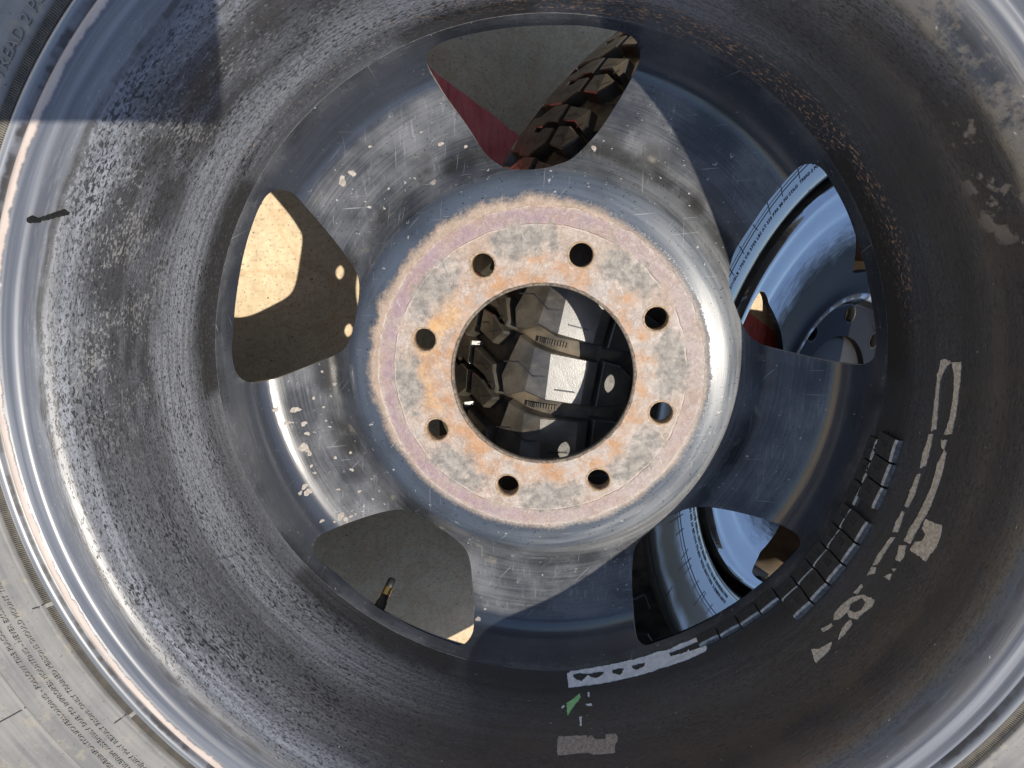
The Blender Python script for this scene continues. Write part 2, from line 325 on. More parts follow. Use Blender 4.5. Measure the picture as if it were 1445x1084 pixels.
# ------------------------------------------------------------------ materials
def mat_barrel():
    b = NB('worn_black_barrel_paint'); P = b.polar(); P['s'] = s = b.add(P['s'], 15.0); P['R0'] = P['R']; P['R'] = b.mul(P['R'], 1 / LOW)
    n_big = b.streak(P, 160, 26, off=3.1)
    n_str = b.streak(P, 90, 2.2, off=9.0, detail=4)
    n_fine = b.streak(P, 9, 1.0, off=1.0, detail=2)
    film = b.step(b.add(b.mul(n_big, .7), b.mul(n_str, .5)), .40, .85)
    light = b.mx(b.band(s, 47, 80, 9), b.mul(b.band(s, 127, 137, 4), .8))  # pale bands: brightness of the slope painted into the film
    wipe = b.noise(b.vec(b.mul(P['cx'], 2.6), b.mul(P['cy'], 2.6), b.mul(s, .03)), 1.0, 5, .6, .8)
    film = b.mul(film, b.step(wipe, .30, .62, .45, 1.0))
    film = b.f('MINIMUM', b.add(b.mul(film, .62), b.mul(light, b.step(n_str, .22, .7, .25, .9))), 1.0)
    shade_side = b.angband(P, -28, 88, 26)  # right side in shade: its darkness is painted into the film
    film = b.mul(b.lerp(film, .22, 1.0), b.lerp(shade_side, 1.0, .20))
    col = b.mix(film, (.016, .016, .018), (.225, .237, .262))
    n_gr = b.streak(P, 1.8, .75, off=23.0, detail=3, rough=.65)
    col = b.mix(b.mul(b.step(n_gr, .50, .66, 0, .8), b.band(s, 24, 142, 4)), col, (.012, .012, .012))
    col = b.mix(b.mul(b.step(n_gr, .42, .30, 0, .55), b.mul(b.step(film, .2, .6), b.lerp(shade_side, 1.0, .3))), col, (.27, .275, .285))
    col = b.mix(b.mul(b.step(n_fine, .5, .8, 0, .3), b.lerp(shade_side, 1.0, .3)), col, (.22, .225, .235))
    # dust blown over the lower right and the hump
    n_d = b.noise(P['o'], .035, 4)
    br = b.mul(b.angband(P, -20, 75, 25), b.step(n_d, .42, .7, 0, .8))
    col = b.mix(br, col, (.046, .042, .036))
    # dark dashes left by water running round the barrel
    d1 = b.streak(P, 3.3, 1.15, off=17.0, detail=2.5, rough=.6)
    dens = b.streak(P, 60, 22, off=5.0)
    dash = b.mul(b.mul(b.step(b.add(d1, b.add(b.mul(b.sub(dens, .5), .3), b.mul(b.sub(wipe, .5), .35))), .575, .64), b.band(s, 33, 143, 3)), b.lerp(shade_side, 1.0, .55))
    col = b.mix(b.mul(dash, .9), col, (.013, .013, .014))
    d2 = b.streak(P, 2.2, .8, off=31.0, detail=2)
    col = b.mix(b.mul(b.mul(b.step(b.add(d2, b.mul(b.sub(n_big, .5), .5)), .6, .68), b.step(s, 144, 136)), .65), col, (.02, .02, .021))
    # flaked and chipped grey-white zone
    zone = b.mul(b.angband(P, 146, 36, 12), b.band(s, 78, 132, 14))
    zone = b.mx(zone, b.mul(b.angband(P, 118, 26, 14), b.band(s, 92, 134, 12)))
    fl = b.streak(P, 2.6, 1.3, off=41.0, detail=5, rough=.66)
    flk = b.mul(zone, b.step(b.add(fl, b.mul(b.sub(b.noise(P['o'], .03, 3), .5), .55)), .555, .62))
    dk = b.mul(zone, b.step(b.streak(P, 30, 12, off=43.0), .42, .58, 0, .75))
    col = b.mix(dk, col, (.03, .03, .031))
    col = b.mix(b.mul(flk, .45), col, (.34, .335, .32))
    # few flakes elsewhere
    fl2 = b.streak(P, 4.0, 1.4, off=57.0, detail=3)
    fln = b.step(s, 149, 155)
    nofl = b.sub(1.0, fln)
    col = b.mix(b.mul(nofl, b.step(fl2, .725, .76, 0, .7)), col, (.38, .37, .34))
    # rust freckles along the edge of the disc, upper right
    fr = b.mul(b.mul(b.angband(P, 60, 42, 14), b.band(s, 24, 52, 8)), b.step(b.streak(P, 3.2, 1.8, off=61.0, detail=4), .56, .63))
    col = b.mix(b.mul(fr, .85), col, (.40, .24, .14))
    fr2 = b.mul(b.mul(b.angband(P, 112, 28, 12), b.band(s, 30, 62, 8)), b.step(b.streak(P, 2.6, 1.2, off=66.0, detail=3), .63, .68))
    col = b.mix(b.mul(fr2, .8), col, (.42, .33, .24))
    # black soot beside the openings
    edge = b.mul(b.sub(b.streak(P, 9, 4, off=71.0, detail=5, rough=.65), .5), 18.0)
    soot = None
    for c, wgt, hw in ((101, .75, 10.5), (163.5, .95, 19), (-122.7, .72, 17.5), (21.8, 1.0, 18.5)):
        k = b.mul(b.angband(P, c, hw, 1.6), wgt)
        soot = k if soot is None else b.mx(soot, k)
    soot = b.mul(soot, b.step(b.add(s, edge), 33, 45, 1, 0))
    grit = b.step(b.streak(P, 2.2, 1.6, off=77.0, detail=3), .52, .72, 1.0, .62)
    col = b.mix(b.mul(b.mul(soot, .93), grit), col, (.012, .011, .010))
    # brown lines at the hump, bare pinkish metal on the flange ridge
    hl = b.band(b.add(s, b.mul(b.sub(b.streak(P, 40, 30, off=81.0), .5), 7.0)), 142.6, 145.2, .7)
    hl = b.mul(hl, b.step(b.streak(P, 12, 20, off=83.0, detail=4), .38, .6, .25, 1))
    col = b.mix(b.mul(hl, .8), col, (.022, .020, .018))
    tan = b.mul(b.mul(b.angband(P, 28, 26, 10), b.band(b.add(s, b.mul(edge, .5)), 136, 148, 2.5)), b.step(b.add(n_d, b.mul(b.sub(b.noise(P['o'], .3, 5, .65), .5), .7)), .36, .56))
    col = b.mix(b.mul(tan, .5), col, (.17, .145, .115))
    tr = b.mul(b.angband(P, 33, 7, 5), b.mul(b.band(s, 116, 134, 7), b.step(b.noise(P['o'], .075, 4), .56, .62)))
    col = b.mix(b.mul(tr, .8), col, (.24, .21, .175))
    n_f = b.streak(P, 130, 3.0, off=91.0)
    col = b.mix(fln, col, b.mix(b.step(n_f, .35, .7), (.085, .092, .108), (.17, .178, .195)))
    pe = b.mul(b.sub(b.streak(P, 5, 30, off=95.0, detail=4), .5), 2.6)
    pink = b.band(b.add(P['R'], pe), 240.4, 244.0, .5)
    n_p = b.streak(P, 14, 2, off=97.0)
    pink = b.mul(pink, b.angband(P, 178, 112, 8))
    col = b.mix(b.mul(pink, .95), col, b.mix(n_p, (.31, .24, .20), (.54, .46, .40)))
    crev = b.mul(b.band(b.add(P['R'], pe), 244.2, 246.2, .5), b.step(b.streak(P, 7, 20, off=101.0, detail=4), .4, .6, .35, 1))
    col = b.mix(b.mul(crev, .9), col, (.025, .02, .018))
    lip = b.step(P['R'], 246.4, 247.2)
    col = b.mix(lip, col, b.mix(b.step(n_f, .4, .65), (.16, .17, .18), (.34, .34, .34)))
    met = b.mul(lip, .3)
    rg = b.lerp(film, .30, .48)
    rg = b.lerp(fln, rg, .31)
    rg = b.mx(rg, b.mul(pink, .6))
    rg = b.mx(rg, b.mul(soot, .7))
    h = b.mul(nofl, b.add(b.mul(flk, .6), b.add(b.mul(dash, -.5), b.mul(n_fine, .35))))
    b.bump(b.add(h, b.add(b.mul(pink, b.mul(n_p, 1.5)), b.mul(fr, .8))), .35, .0006)
    return b.set(Base_Color=col, Roughness=rg, Metallic=met)

def mat_disc():
    b = NB('rusty_hub_and_scratched_paint'); P = b.polar(); R = P['R']
    key = 'R'
    n_big = b.noise(P['o'], .022, 4)
    st1 = b.streak(P, 46, 1.3, key, 3.0, 150.0, 4, .6)
    st2 = b.streak(P, 16, .7, key, 8.0, 150.0, 3, .6)
    rs = b.noise(b.scalev(P['o'], (.45, .06, .2)), 1.0, 3)       # rubbed across the spokes
    film = b.step(b.add(b.mul(st1, .34), b.mul(n_big, .9)), .45, .85)
    col = b.mix(film, (.024, .026, .030), (.122, .126, .136))
    col = b.mix(b.step(st2, .58, .82, 0, .34), col, (.26, .27, .285))
    col = b.mix(b.mul(b.step(rs, .56, .75), b.step(n_big, .4, .6, 0, .45)), col, (.24, .245, .255))
    # polished shoulder round the mounting face, its sunlit right painted paler
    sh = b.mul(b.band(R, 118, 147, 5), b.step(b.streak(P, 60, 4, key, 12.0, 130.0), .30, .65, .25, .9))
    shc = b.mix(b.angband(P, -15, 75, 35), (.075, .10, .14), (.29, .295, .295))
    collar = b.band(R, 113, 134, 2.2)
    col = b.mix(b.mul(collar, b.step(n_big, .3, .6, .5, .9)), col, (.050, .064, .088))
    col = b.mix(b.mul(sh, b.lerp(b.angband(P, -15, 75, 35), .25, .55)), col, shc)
    # mottled black in the valley
    va = b.mul(b.band(R, 146, 168, 6), b.step(b.noise(P['o'], .03, 4), .36, .6, .0, .85))
    va = b.mul(va, b.angband(P, 120, 110, 30))
    col = b.mix(va, col, (.020, .019, .018))
    tanv = b.mul(b.band(R, 143, 160, 4), b.step(b.noise(P['o'], .05, 3), .60, .74, 0, .6))
    col = b.mix(tanv, col, (.24, .215, .17))
    sp = b.noise(P['o'], .55, 2)
    col = b.mix(b.step(sp, .655, .70, 0, .85), col, (.012, .012, .013))
    ch = b.noise(P['o'], .22, 5, .65)
    col = b.mix(b.mul(b.step(ch, .665, .69), .8), col, (.42, .41, .38))
    # long thin scratches
    for k, (sx, sy) in enumerate(((.9, .05), (.06, .8), (.62, .58))):
        w = b.noise(b.vec(b.mul(b.add(b.mul(P['x'], sx), b.mul(P['y'], -sy)), 1.1), b.mul(b.add(b.mul(P['x'], sy), b.mul(P['y'], sx)), .028), 7.0 + k), 1.0, 2, .5, .3)
        col = b.mix(b.mul(b.step(w, .71, .75), .45), col, (.40, .41, .42))
    # clean glossy fillet where the spokes turn up to the barrel
    fil = b.mul(b.band(R, 197, 213.5, 3.0), b.step(n_big, .28, .5, .55, 1.0))
    col = b.mix(b.mul(fil, .85), col, (.026, .031, .042))
    # ---------------- mounting face
    nz = b.noise(P['o'], .16, 5, .62)
    nz2 = b.noise(P['o'], .045, 4)
    jag = b.add(b.mul(b.sub(nz2, .5), 7.0), b.mul(b.sub(b.noise(P['o'], .5, 5, .65), .5), 5.5))
    lump = b.noise(P['o'], .085, 4, .6)
    jag = b.add(jag, b.mul(b.angband(P, 140, 60, 25), b.sub(b.mul(b.step(lump, .40, .62), 2.6), 5.4)))
    pad = b.step(b.add(R, jag), 110.2, 117.0, 1, 0)
    n3 = b.noise(P['o'], .09, 5, .6)
    grit = b.noise(P['o'], .38, 6, .7)
    pc = b.mix(b.step(b.add(n3, b.mul(b.sub(grit, .5), .8)), .3, .7), (.30, .225, .18), (.43, .36, .31))
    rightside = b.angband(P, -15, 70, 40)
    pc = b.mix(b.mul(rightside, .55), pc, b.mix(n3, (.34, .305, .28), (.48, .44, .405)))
    scl = b.noise(P['o'], .11, 8, .68, .6); scl2 = b.noise(P['o'], .26, 8, .72)
    fk = b.mul(b.step(scl, .48, .52), b.step(scl2, .40, .56))
    pc = b.mix(b.mul(fk, .26), pc, (.60, .53, .46))
    pc = b.mix(b.mul(b.step(scl2, .46, .36), .4), pc, (.20, .125, .085))
    blot = b.noise(P['o'], .028, 6, .68)
    pc = b.mix(b.step(blot, .47, .62, 0, .4), pc, b.mix(nz, (.26, .16, .10), (.37, .255, .175)))
    pc = b.mix(b.mul(b.step(blot, .47, .36), .4), pc, b.mix(grit, (.22, .215, .205), (.46, .435, .40)))
    pur = b.mul(b.band(b.add(R, b.add(b.mul(b.sub(nz2, .5), 6.0), b.mul(b.sub(nz, .5), 4.0))), 101, 110.5, 2.2), b.step(n3, .3, .62, .15, .85))
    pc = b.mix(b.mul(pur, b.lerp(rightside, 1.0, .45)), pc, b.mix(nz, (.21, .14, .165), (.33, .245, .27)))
    outer = b.step(b.add(R, b.mul(b.sub(nz2, .5), 4.0)), 110.5, 112.0)
    pc = b.mix(b.mul(outer, b.angband(P, 130, 75, 30)), pc, b.mix(nz, (.29, .215, .165), (.42, .335, .265)))
    # worn grey pads between the bolt holes
    g = None
    for i in range(8):
        a = BOLT0 + 22.5 + 45 * i
        ca, sa = math.cos(math.radians(a)), math.sin(math.radians(a))
        du = b.sub(b.add(b.mul(P['x'], ca), b.mul(P['y'], sa)), 90.5)
        dv = b.sub(b.mul(P['y'], ca), b.mul(P['x'], sa))
        e = b.add(b.f('POWER', b.f('ABSOLUTE', b.mul(du, 1 / 10.5)), 2.6), b.f('POWER', b.f('ABSOLUTE', b.mul(dv, 1 / 21.5)), 2.6))
        k = b.step(b.add(e, b.add(b.mul(b.sub(nz, .5), 3.6), b.mul(b.sub(n3, .5), 4.2))), .2, 1.9, 1, 0)
        g = k if g is None else b.mx(g, k)
    pc = b.mix(b.mul(g, .86), pc, b.mix(b.step(nz, .3, .7), (.155, .150, .142), (.33, .305, .27)))
    # orange rust in the inner ring and round the bolts
    org = b.mul(b.band(R, 58, 82, 6), b.step(b.noise(P['o'], .06, 5, .6), .40, .66))
    org = b.mul(org, b.sub(1.0, b.mul(g, .7)))
    pc = b.mix(b.mul(org, .8), pc, b.mix(nz, (.35, .165, .07), (.46, .265, .13)))
    yel = b.mul(b.mul(b.angband(P, 170, 28, 12), b.band(R, 66, 84, 5)), b.step(nz2, .46, .62))
    pc = b.mix(b.mul(yel, .6), pc, (.56, .33, .13))
    crack = b.band(b.add(R, b.mul(b.sub(b.noise(P['o'], .1, 4), .5), 3.2)), 100.3, 100.9, .35)
    crack = b.mul(crack, b.step(nz2, .42, .56))
    crackl = b.mul(b.band(b.add(R, b.mul(b.sub(b.noise(P['o'], .1, 4), .5), 3.2)), 99.5, 100.2, .3), b.step(nz2, .40, .52))
    crackl = b.mx(crackl, b.mul(b.band(b.add(R, b.mul(b.sub(b.noise(P['o'], .07, 4), .5), 4.0)), 111.0, 111.8, .3), b.step(nz, .40, .52)))
    pc = b.mix(b.mul(crackl, .42), pc, (.60, .55, .50))
    pc = b.mix(b.mul(crack, .8), pc, (.20, .11, .075))
    crack2 = b.mul(b.band(b.add(R, b.mul(b.sub(b.noise(P['o'], .07, 4), .5), 6.0)), 111.2, 111.8, .3), b.angband(P, 60, 80, 20))
    pc = b.mix(b.mul(crack2, .6), pc, (.22, .12, .08))
    sc3 = b.noise(b.vec(b.mul(b.add(P['x'], b.mul(P['y'], .4)), .9), b.mul(b.sub(P['y'], b.mul(P['x'], .4)), .045), 3.0), 1.0, 3, .55, .4)
    pc = b.mix(b.mul(b.step(sc3, .66, .72), .5), pc, (.55, .52, .48))
    pit = b.noise(P['o'], .75, 3, .6)
    pc = b.mix(b.step(pit, .58, .72, 0, .55), pc, (.23, .16, .12))
    pc = b.mix(b.mul(b.step(grit, .60, .72), .5), pc, (.58, .52, .46))
    ox = b.sub(P['x'], 3.2); oy = b.add(P['y'], .9)
    Ro = b.f('SQRT', b.add(b.mul(ox, ox), b.mul(oy, oy)))
    rim = b.step(b.add(Ro, b.mul(b.sub(nz, .5), 2.0)), 63.3, 64.0, 1, 0)
    pc = b.mix(b.mul(rim, .9), pc, (.06, .05, .04))
    col = b.mix(pad, col, pc)
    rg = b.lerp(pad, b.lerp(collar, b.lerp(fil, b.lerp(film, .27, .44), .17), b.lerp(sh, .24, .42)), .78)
    hgt = b.add(b.mul(pad, b.add(b.mul(nz, 1.2), b.add(b.mul(grit, .9), b.add(b.mul(fk, .9), .9)))), b.add(b.mul(st2, .12), b.mul(crack, -.8)))
    b.bump(hgt, .5, .0008)
    return b.set(Base_Color=col, Roughness=rg, Specular_IOR_Level=b.lerp(pad, b.lerp(fil, .45, .9), .3))

def simple(name, c0, c1, scale=.2, rough=.5, metal=0.0, bump=.2, coat=0.0, spec=.5):
    b = NB(name); o = b.scalev(b.obj(), 1000.0)
    n = b.noise(o, scale, 4)
    b.bump(b.noise(o, scale * 4, 3), bump, .0005)
    return b.set(Base_Color=b.mix(b.step(n, .3, .7), c0, c1), Roughness=rough, Metallic=metal, Coat_Weight=coat, Specular_IOR_Level=spec)

def mat_sidewall():
    b = NB('dusty_tyre_rubber'); P = b.polar()
    n = b.noise(P['o'], .03, 4); n2 = b.noise(P['o'], .11, 5, .6); st = b.streak(P, 60, 3, 'R', 2.0, 270.0)
    c = b.mix(b.step(b.add(b.mul(n, .6), b.mul(st, .4)), .35, .65), (.135, .132, .128), (.215, .207, .192))
    c = b.mix(b.step(n2, .56, .68, 0, .5), c, (.27, .235, .175))
    c = b.mix(b.step(b.noise(P['o'], .5, 2), .66, .72, 0, .6), c, (.07, .066, .06))
    b.bump(b.add(b.mul(st, .3), b.mul(b.noise(P['o'], 1.1, 3), .5)), .25, .0005)
    return b.set(Base_Color=c, Roughness=.62, Specular_IOR_Level=.35)

def mat_gloss():
    b = NB('glossy_dark_wheel_finish'); P = b.polar()
    n = b.noise(P['o'], .03, 3); sc = b.streak(P, 40, .8, 'R', 4.0, 160.0, 3)
    dust = b.step(b.noise(P['o'], .5, 3), .6, .78, 0, .10)
    c = b.mix(dust, b.mix(n, (.50, .52, .55), (.58, .60, .63)), (.35, .33, .30))
    ridge = b.mul(b.band(P['R'], 108, 114, 1.2), b.step(b.noise(P['o'], .12, 4), .35, .6))
    c = b.mix(ridge, c, (.22, .16, .11))
    rg = b.add(b.step(sc, .45, .8, .09, .20), b.mul(ridge, .4))
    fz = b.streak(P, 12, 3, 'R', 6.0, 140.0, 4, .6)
    dark_refl = b.mul(b.step(b.add(P['R'], b.add(b.mul(b.sub(fz, .5), 34.0), b.mul(b.sub(n, .5), 26.0))), 166, 204, 1, 0), b.step(P['R'], 112, 115))  # dark reflection round the hub, painted into the colour with a fuzzy edge
    c = b.mix(b.mul(dark_refl, .96), c, (.010, .011, .014))
    ridge = b.mx(ridge, b.mul(dark_refl, .9))
    rg = b.lerp(dark_refl, rg, .45)
    hub = b.step(P['R'], 106, 107.5, 1, 0)
    c = b.mix(hub, c, (.012, .012, .013))
    return b.set(Base_Color=c, Metallic=b.mul(b.lerp(ridge, .92, .2), b.sub(1.0, hub)), Roughness=rg, Specular_IOR_Level=b.lerp(b.mx(dark_refl, hub), .5, .12))

def mat_tread():
    b = NB('shiny_tread_rubber'); o = b.scalev(b.obj(), 1000.0)
    n = b.noise(o, .05, 4); n2 = b.noise(o, .22, 5, .6); n3 = b.noise(o, .9, 3)
    c = b.mix(b.step(n, .35, .7), (.034, .030, .024), (.078, .067, .050))
    c = b.mix(b.mul(b.step(n2, .58, .74, 0, .5), b.step(n, .4, .6)), c, (.13, .11, .08))
    c = b.mix(b.step(n3, .66, .72, 0, .5), c, (.20, .18, .14))
    b.bump(n3, .12, .0005)
    return b.set(Base_Color=c, Roughness=b.step(n2, .35, .75, .30, .45), IOR=1.75)

def mat_wet_sidewall():
    b = NB('dressed_sidewall_rubber'); P = b.polar()
    n = b.noise(P['o'], .02, 3)
    st = b.streak(P, 120, 6, 'R', 5.0, 300.0)
    br = b.mul(b.band(b.add(P['R'], b.mul(b.sub(n, .5), 26.0)), 296, 322, 7), b.angband(P, -150, 50, 25))
    c = b.mix(b.step(st, .4, .7), (.030, .030, .032), (.05, .049, .048))
    c = b.mix(b.mul(br, .9), c, (.33, .275, .205))
    b.bump(b.noise(P['o'], .6, 2), .05, .0004)
    return b.set(Base_Color=c, Roughness=b.lerp(br, .16, .55), IOR=b.lerp(br, 5.0, 1.6))

def mat_concrete():
    b = NB('trowelled_concrete'); o = b.scalev(b.obj(), 1000.0)
    n = b.noise(o, .006, 5); n2 = b.noise(o, .035, 5, .6); n3 = b.noise(o, .35, 4, .6)
    br = b.noise(b.scalev(o, (.05, .012, .05)), 1.0, 4)
    c = b.mix(b.step(n, .3, .7), (.52, .405, .255), (.66, .525, .35))
    c = b.mix(b.step(n2, .42, .68, 0, .55), c, (.40, .325, .21))
    c = b.mix(b.step(br, .52, .7, 0, .4), c, (.42, .31, .18))
    n4 = b.noise(o, .16, 5, .7)
    c = b.mix(b.step(n4, .40, .62, 0, .4), c, (.36, .285, .195))
    cv = b.noise(o, .011, 3, .5, 1.5)
    c = b.mix(b.mul(b.band(cv, .50, .54, .015), .45), c, (.46, .31, .17))
    c = b.mix(b.step(n3, .55, .68, 0, .65), c, (.13, .11, .085))
    c = b.mix(b.step(n3, .40, .30, 0, .4), c, (.58, .53, .44))
    c = b.mix(b.step(b.noise(o, .12, 2), .72, .75, 0, .9), c, (.05, .04, .035))
    b.bump(b.add(b.mul(n3, .6), n2), .4, .0012)
    return b.set(Base_Color=c, Roughness=.88)

def mat_red():
    b = NB('faded_red_line_paint'); o = b.scalev(b.obj(), 1000.0)
    n = b.noise(o, .05, 5, .6); n3 = b.noise(o, .4, 4); st = b.noise(b.scalev(o, (.15, .02, .1)), 1.0, 4)
    c = b.mix(b.step(n, .3, .7), (.66, .12, .11), (.72, .19, .165))
    c = b.mix(b.step(st, .5, .75, 0, .5), c, (.24, .05, .045))
    c = b.mix(b.step(n3, .60, .70, 0, .6), c, (.22, .15, .12))
    b.bump(n3, .35, .001)
    return b.set(Base_Color=c, Roughness=.75)

BOLT0 = 28.5
OFF = (3.2, -0.9)
M_BARREL, M_DISC, M_SIDE, M_GLOSS = mat_barrel(), mat_disc(), mat_sidewall(), mat_gloss()
M_TREAD, M_WET, M_CONC, M_RED = mat_tread(), mat_wet_sidewall(), mat_concrete(), mat_red()
M_EDGE = simple('cut_steel_edge', (.10, .10, .105), (.36, .35, .33), .3, .45, .2)
M_BORE = simple('rusty_bore_wall', (.055, .045, .038), (.22, .17, .12), .35, .75, 0, .6)
M_HOLE = simple('rusty_bolt_hole_wall', (.20, .13, .08), (.40, .29, .18), .5, .75, 0, .5)
M_RIB = simple('dark_bead_rubber', (.05, .043, .034), (.10, .085, .06), .2, .7, 0, .2)
M_LETTER = simple('moulded_letter_rubber', (.15, .145, .13), (.21, .20, .18), .2, .65, 0, .2)
M_LETTER_D = simple('dark_letter_groove', (.018, .018, .02), (.03, .03, .032), .2, .5)
M_WEIGHT = simple('grey_coated_weight', (.020, .021, .022), (.042, .043, .044), .5, .42, .0, .35)
M_WEDGE = simple('bare_weight_edge', (.14, .15, .16), (.30, .31, .33), .4, .3, .5, .2)
M_PAPER = simple('white_paper_backing', (.55, .58, .64), (.74, .75, .77), .25, .8, 0, .5)
M_GLUE = simple('dried_tan_adhesive', (.36, .33, .285), (.62, .58, .51), .6, .85, 0, 1.0)
M_GLUE2 = simple('dark_tan_adhesive', (.24, .205, .175), (.40, .355, .315), .6, .85, 0, 1.0)
M_GREEN = simple('green_sticker', (.22, .50, .20), (.28, .58, .26), .3, .6)
M_BRASS = simple('brass', (.75, .46, .13), (.82, .54, .20), .4, .25, 1.0, .1)
M_BLACKR = simple('black_rubber', (.012, .012, .012), (.025, .024, .023), .4, .5)
M_SPOT = simple('bare_tan_primer_spot', (.22, .195, .17), (.38, .34, .30), .5, .7, 0, .5)
M_DRIP = simple('black_paint_drip', (.006, .006, .006), (.012, .012, .012), .5, .7, 0, .2, 0, .1)
M_GROOVE = simple('brown_dusty_groove', (.03, .026, .02), (.13, .10, .062), .06, .7, 0, .3)
M_PHONE = simple('dark_phone_body', (.02, .02, .022), (.03, .03, .032), .1, .3)
M_GLASS = simple('lens_glass', (.005, .005, .008), (.01, .01, .012), .1, .05)
M_BACK = simple('dusty_brown_barrel', (.10, .075, .05), (.20, .15, .10), .03, .6, 0, .2)
M_CHROME = simple('bright_valve_metal', (.7, .7, .7), (.8, .8, .8), .3, .15, 1.0)

# ------------------------------------------------------------------ ground
def grid_sheet(x0, x1, y0, y1, z):
    return mesh('sheet', [(x0, y0, z), (x1, y0, z), (x1, y1, z), (x0, y1, z)], [(0, 1, 2, 3)])
g = link('concrete_ground', grid_sheet(-20000, 20000, -20000, 20000, 0), M_CONC, None, False)
g['kind'] = 'structure'
# red line: its upper edge runs through (74, 255) and (635, -58)
d = Vector((635.5 - 73.9, -58.3 - 254.8, 0)).normalized(); q = Vector((d.y, -d.x, 0))
o0 = Vector((73.9, 254.8, 0)); w = 105.0
if q.y > 0: q = -q
random.seed(3)
top, bot = [], []
for i in range(0, 481):
    t = -3000 + i * 12.5
    top.append(tuple(o0 + d * t + q * random.uniform(-1.2, 1.2) + Vector((0, 0, 1.2)))); bot.append(tuple(o0 + d * t + q * (w + random.uniform(-1.2, 1.2)) + Vector((0, 0, 1.2))))
nn = len(top)
rl = link('painted_line', mesh('painted_line', top + bot, [(i + nn, i + 1 + nn, i + 1, i) for i in range(nn - 1)]), M_RED, None, False)
rl['kind'] = 'structure'

# ------------------------------------------------------------------ the worn wheel
random.seed(11)
A = empty('truck_wheel', A_POS, A_M)
tag(A, 'worn black steel wheel with a rusty eight-hole hub face leaning over the glossy wheel', 'wheel', 'truck wheels')

V, F, UV = revolve(BARREL, 420)
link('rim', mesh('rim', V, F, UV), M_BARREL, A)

# disc with its five openings, eight bolt holes and the bore
zf = profz(DISC)
holes = []
for k in ('top', 'left', 'll', 'right', 'lr'):
    holes.append(resample(chaikin([tuple(p) for p in DATA['win'][k]], 2), 2.2))
outer = circle(0, 0, 214.5, 420)
bore = circle(OFF[0], OFF[1], 61.6, 120)
bolts = [circle(OFF[0] + 85 * math.cos(math.radians(BOLT0 + 45 * i)), OFF[1] + 85 * math.sin(math.radians(BOLT0 + 45 * i)), 7.9, 28) for i in range(8)]
inner = keep_clear(rings(64, 213.2, 2.6, 4.0), [outer, bore] + holes + bolts, 1.6)
inner = [p for p in inner if not any(inside(p, h) for h in holes + bolts)]
disc = plate('wheel_disc', outer, holes + [bore] + bolts, inner, zf, 4.0, [M_DISC, M_EDGE], A)
# liners give the bolt holes and the bore their own rusty walls
for i, bc in enumerate(bolts):
    cx = OFF[0] + 85 * math.cos(math.radians(BOLT0 + 45 * i)); cy = OFF[1] + 85 * math.sin(math.radians(BOLT0 + 45 * i))
    V, F, UV = revolve([(9.0, .25), (8.3, .32), (7.75, -.1), (7.75, -9.0), (9.2, -9.5)], 28)
    V = [(x + cx, y + cy, z) for x, y, z in V]
    link('bolt_hole', mesh('bolt_hole', V, F, UV), M_HOLE, disc)
V, F, UV = revolve([(63.2, .2), (62.5, .45), (61.6, -.2), (61.5, -3.4), (62.5, -4.6)], 140)
V = [(x + OFF[0], y + OFF[1], z) for x, y, z in V]
link('bore_edge', mesh('bore_edge', V, F, UV), M_BORE, disc)
# front ring of the disc out to the flange
V, F, UV = revolve([(214.1, 23), (215.6, 17), (218.2, 12.5), (224, 5), (233, -5), (243, -4), (247, -9), (246, -13), (232, -11), (222, 1), (216, 10)], 200, flip=True)
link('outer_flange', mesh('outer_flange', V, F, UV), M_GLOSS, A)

# tyre of the worn wheel, unseen part enlarged to shade the ground below
TY = smooth_prof([low(p) if p[1] > 100 else p for p in [(236,150),(250.9,150),(251.3,157.5),(252.2,159.6),(254.9,160.4),(255.3,162.6),(256.4,163.3),(257.6,162.6),(268,164.5),(280,167.2),(290.5,169.2),(291.1,167.7),(291.8,169.3),(302,171),(318,171.5),(340,166),(362,150),(388,132),(420,104),(446,72),(470,44),(481,12),(492,-20),(492,-52),(488,-84),(468,-103),(432,-110),(390,-114),(350,-114),(320,-102),(292,-74),(268,-38),(253,-16),(248,-9),(236,-6)]], 2.0)
V, F, UV = revolve(TY, 300)
tyre = link('tyre', mesh('tyre', V, F, UV), [M_SIDE], A)
ty_face = profz([p for p in TY if 259 < p[0] < 326 and p[1] > 100])
# fine ribs beside the rim
V, F = [], []
NR = 1600; step = 360.0 / NR
for i in range(NR):
    a = i * step
    if min((a - t) % 360 for t in (200.4, 216.5, 152, 245, 310, 20, 84)) < .45: continue
    a0, a1 = math.radians(a), math.radians(a + step * .56)
    k = len(V)
    for r, z in (low((251.8, 158.9)), low((254.8, 160.5))):
        for aa, dz in ((a0, -1.2), (a0, .9), (a1, .9), (a1, -1.2)): V.append((r * math.cos(aa), r * math.sin(aa), z + dz))
    F += [(k, k + 4, k + 5, k + 1), (k + 1, k + 5, k + 6, k + 2), (k + 2, k + 6, k + 7, k + 3), (k + 4, k + 7, k + 6, k + 5), (k, k + 1, k + 2, k + 3)]
ribs = link('bead_ribs', mesh('bead_ribs', V, F), M_RIB, tyre, False); ribs['kind'] = 'stuff'

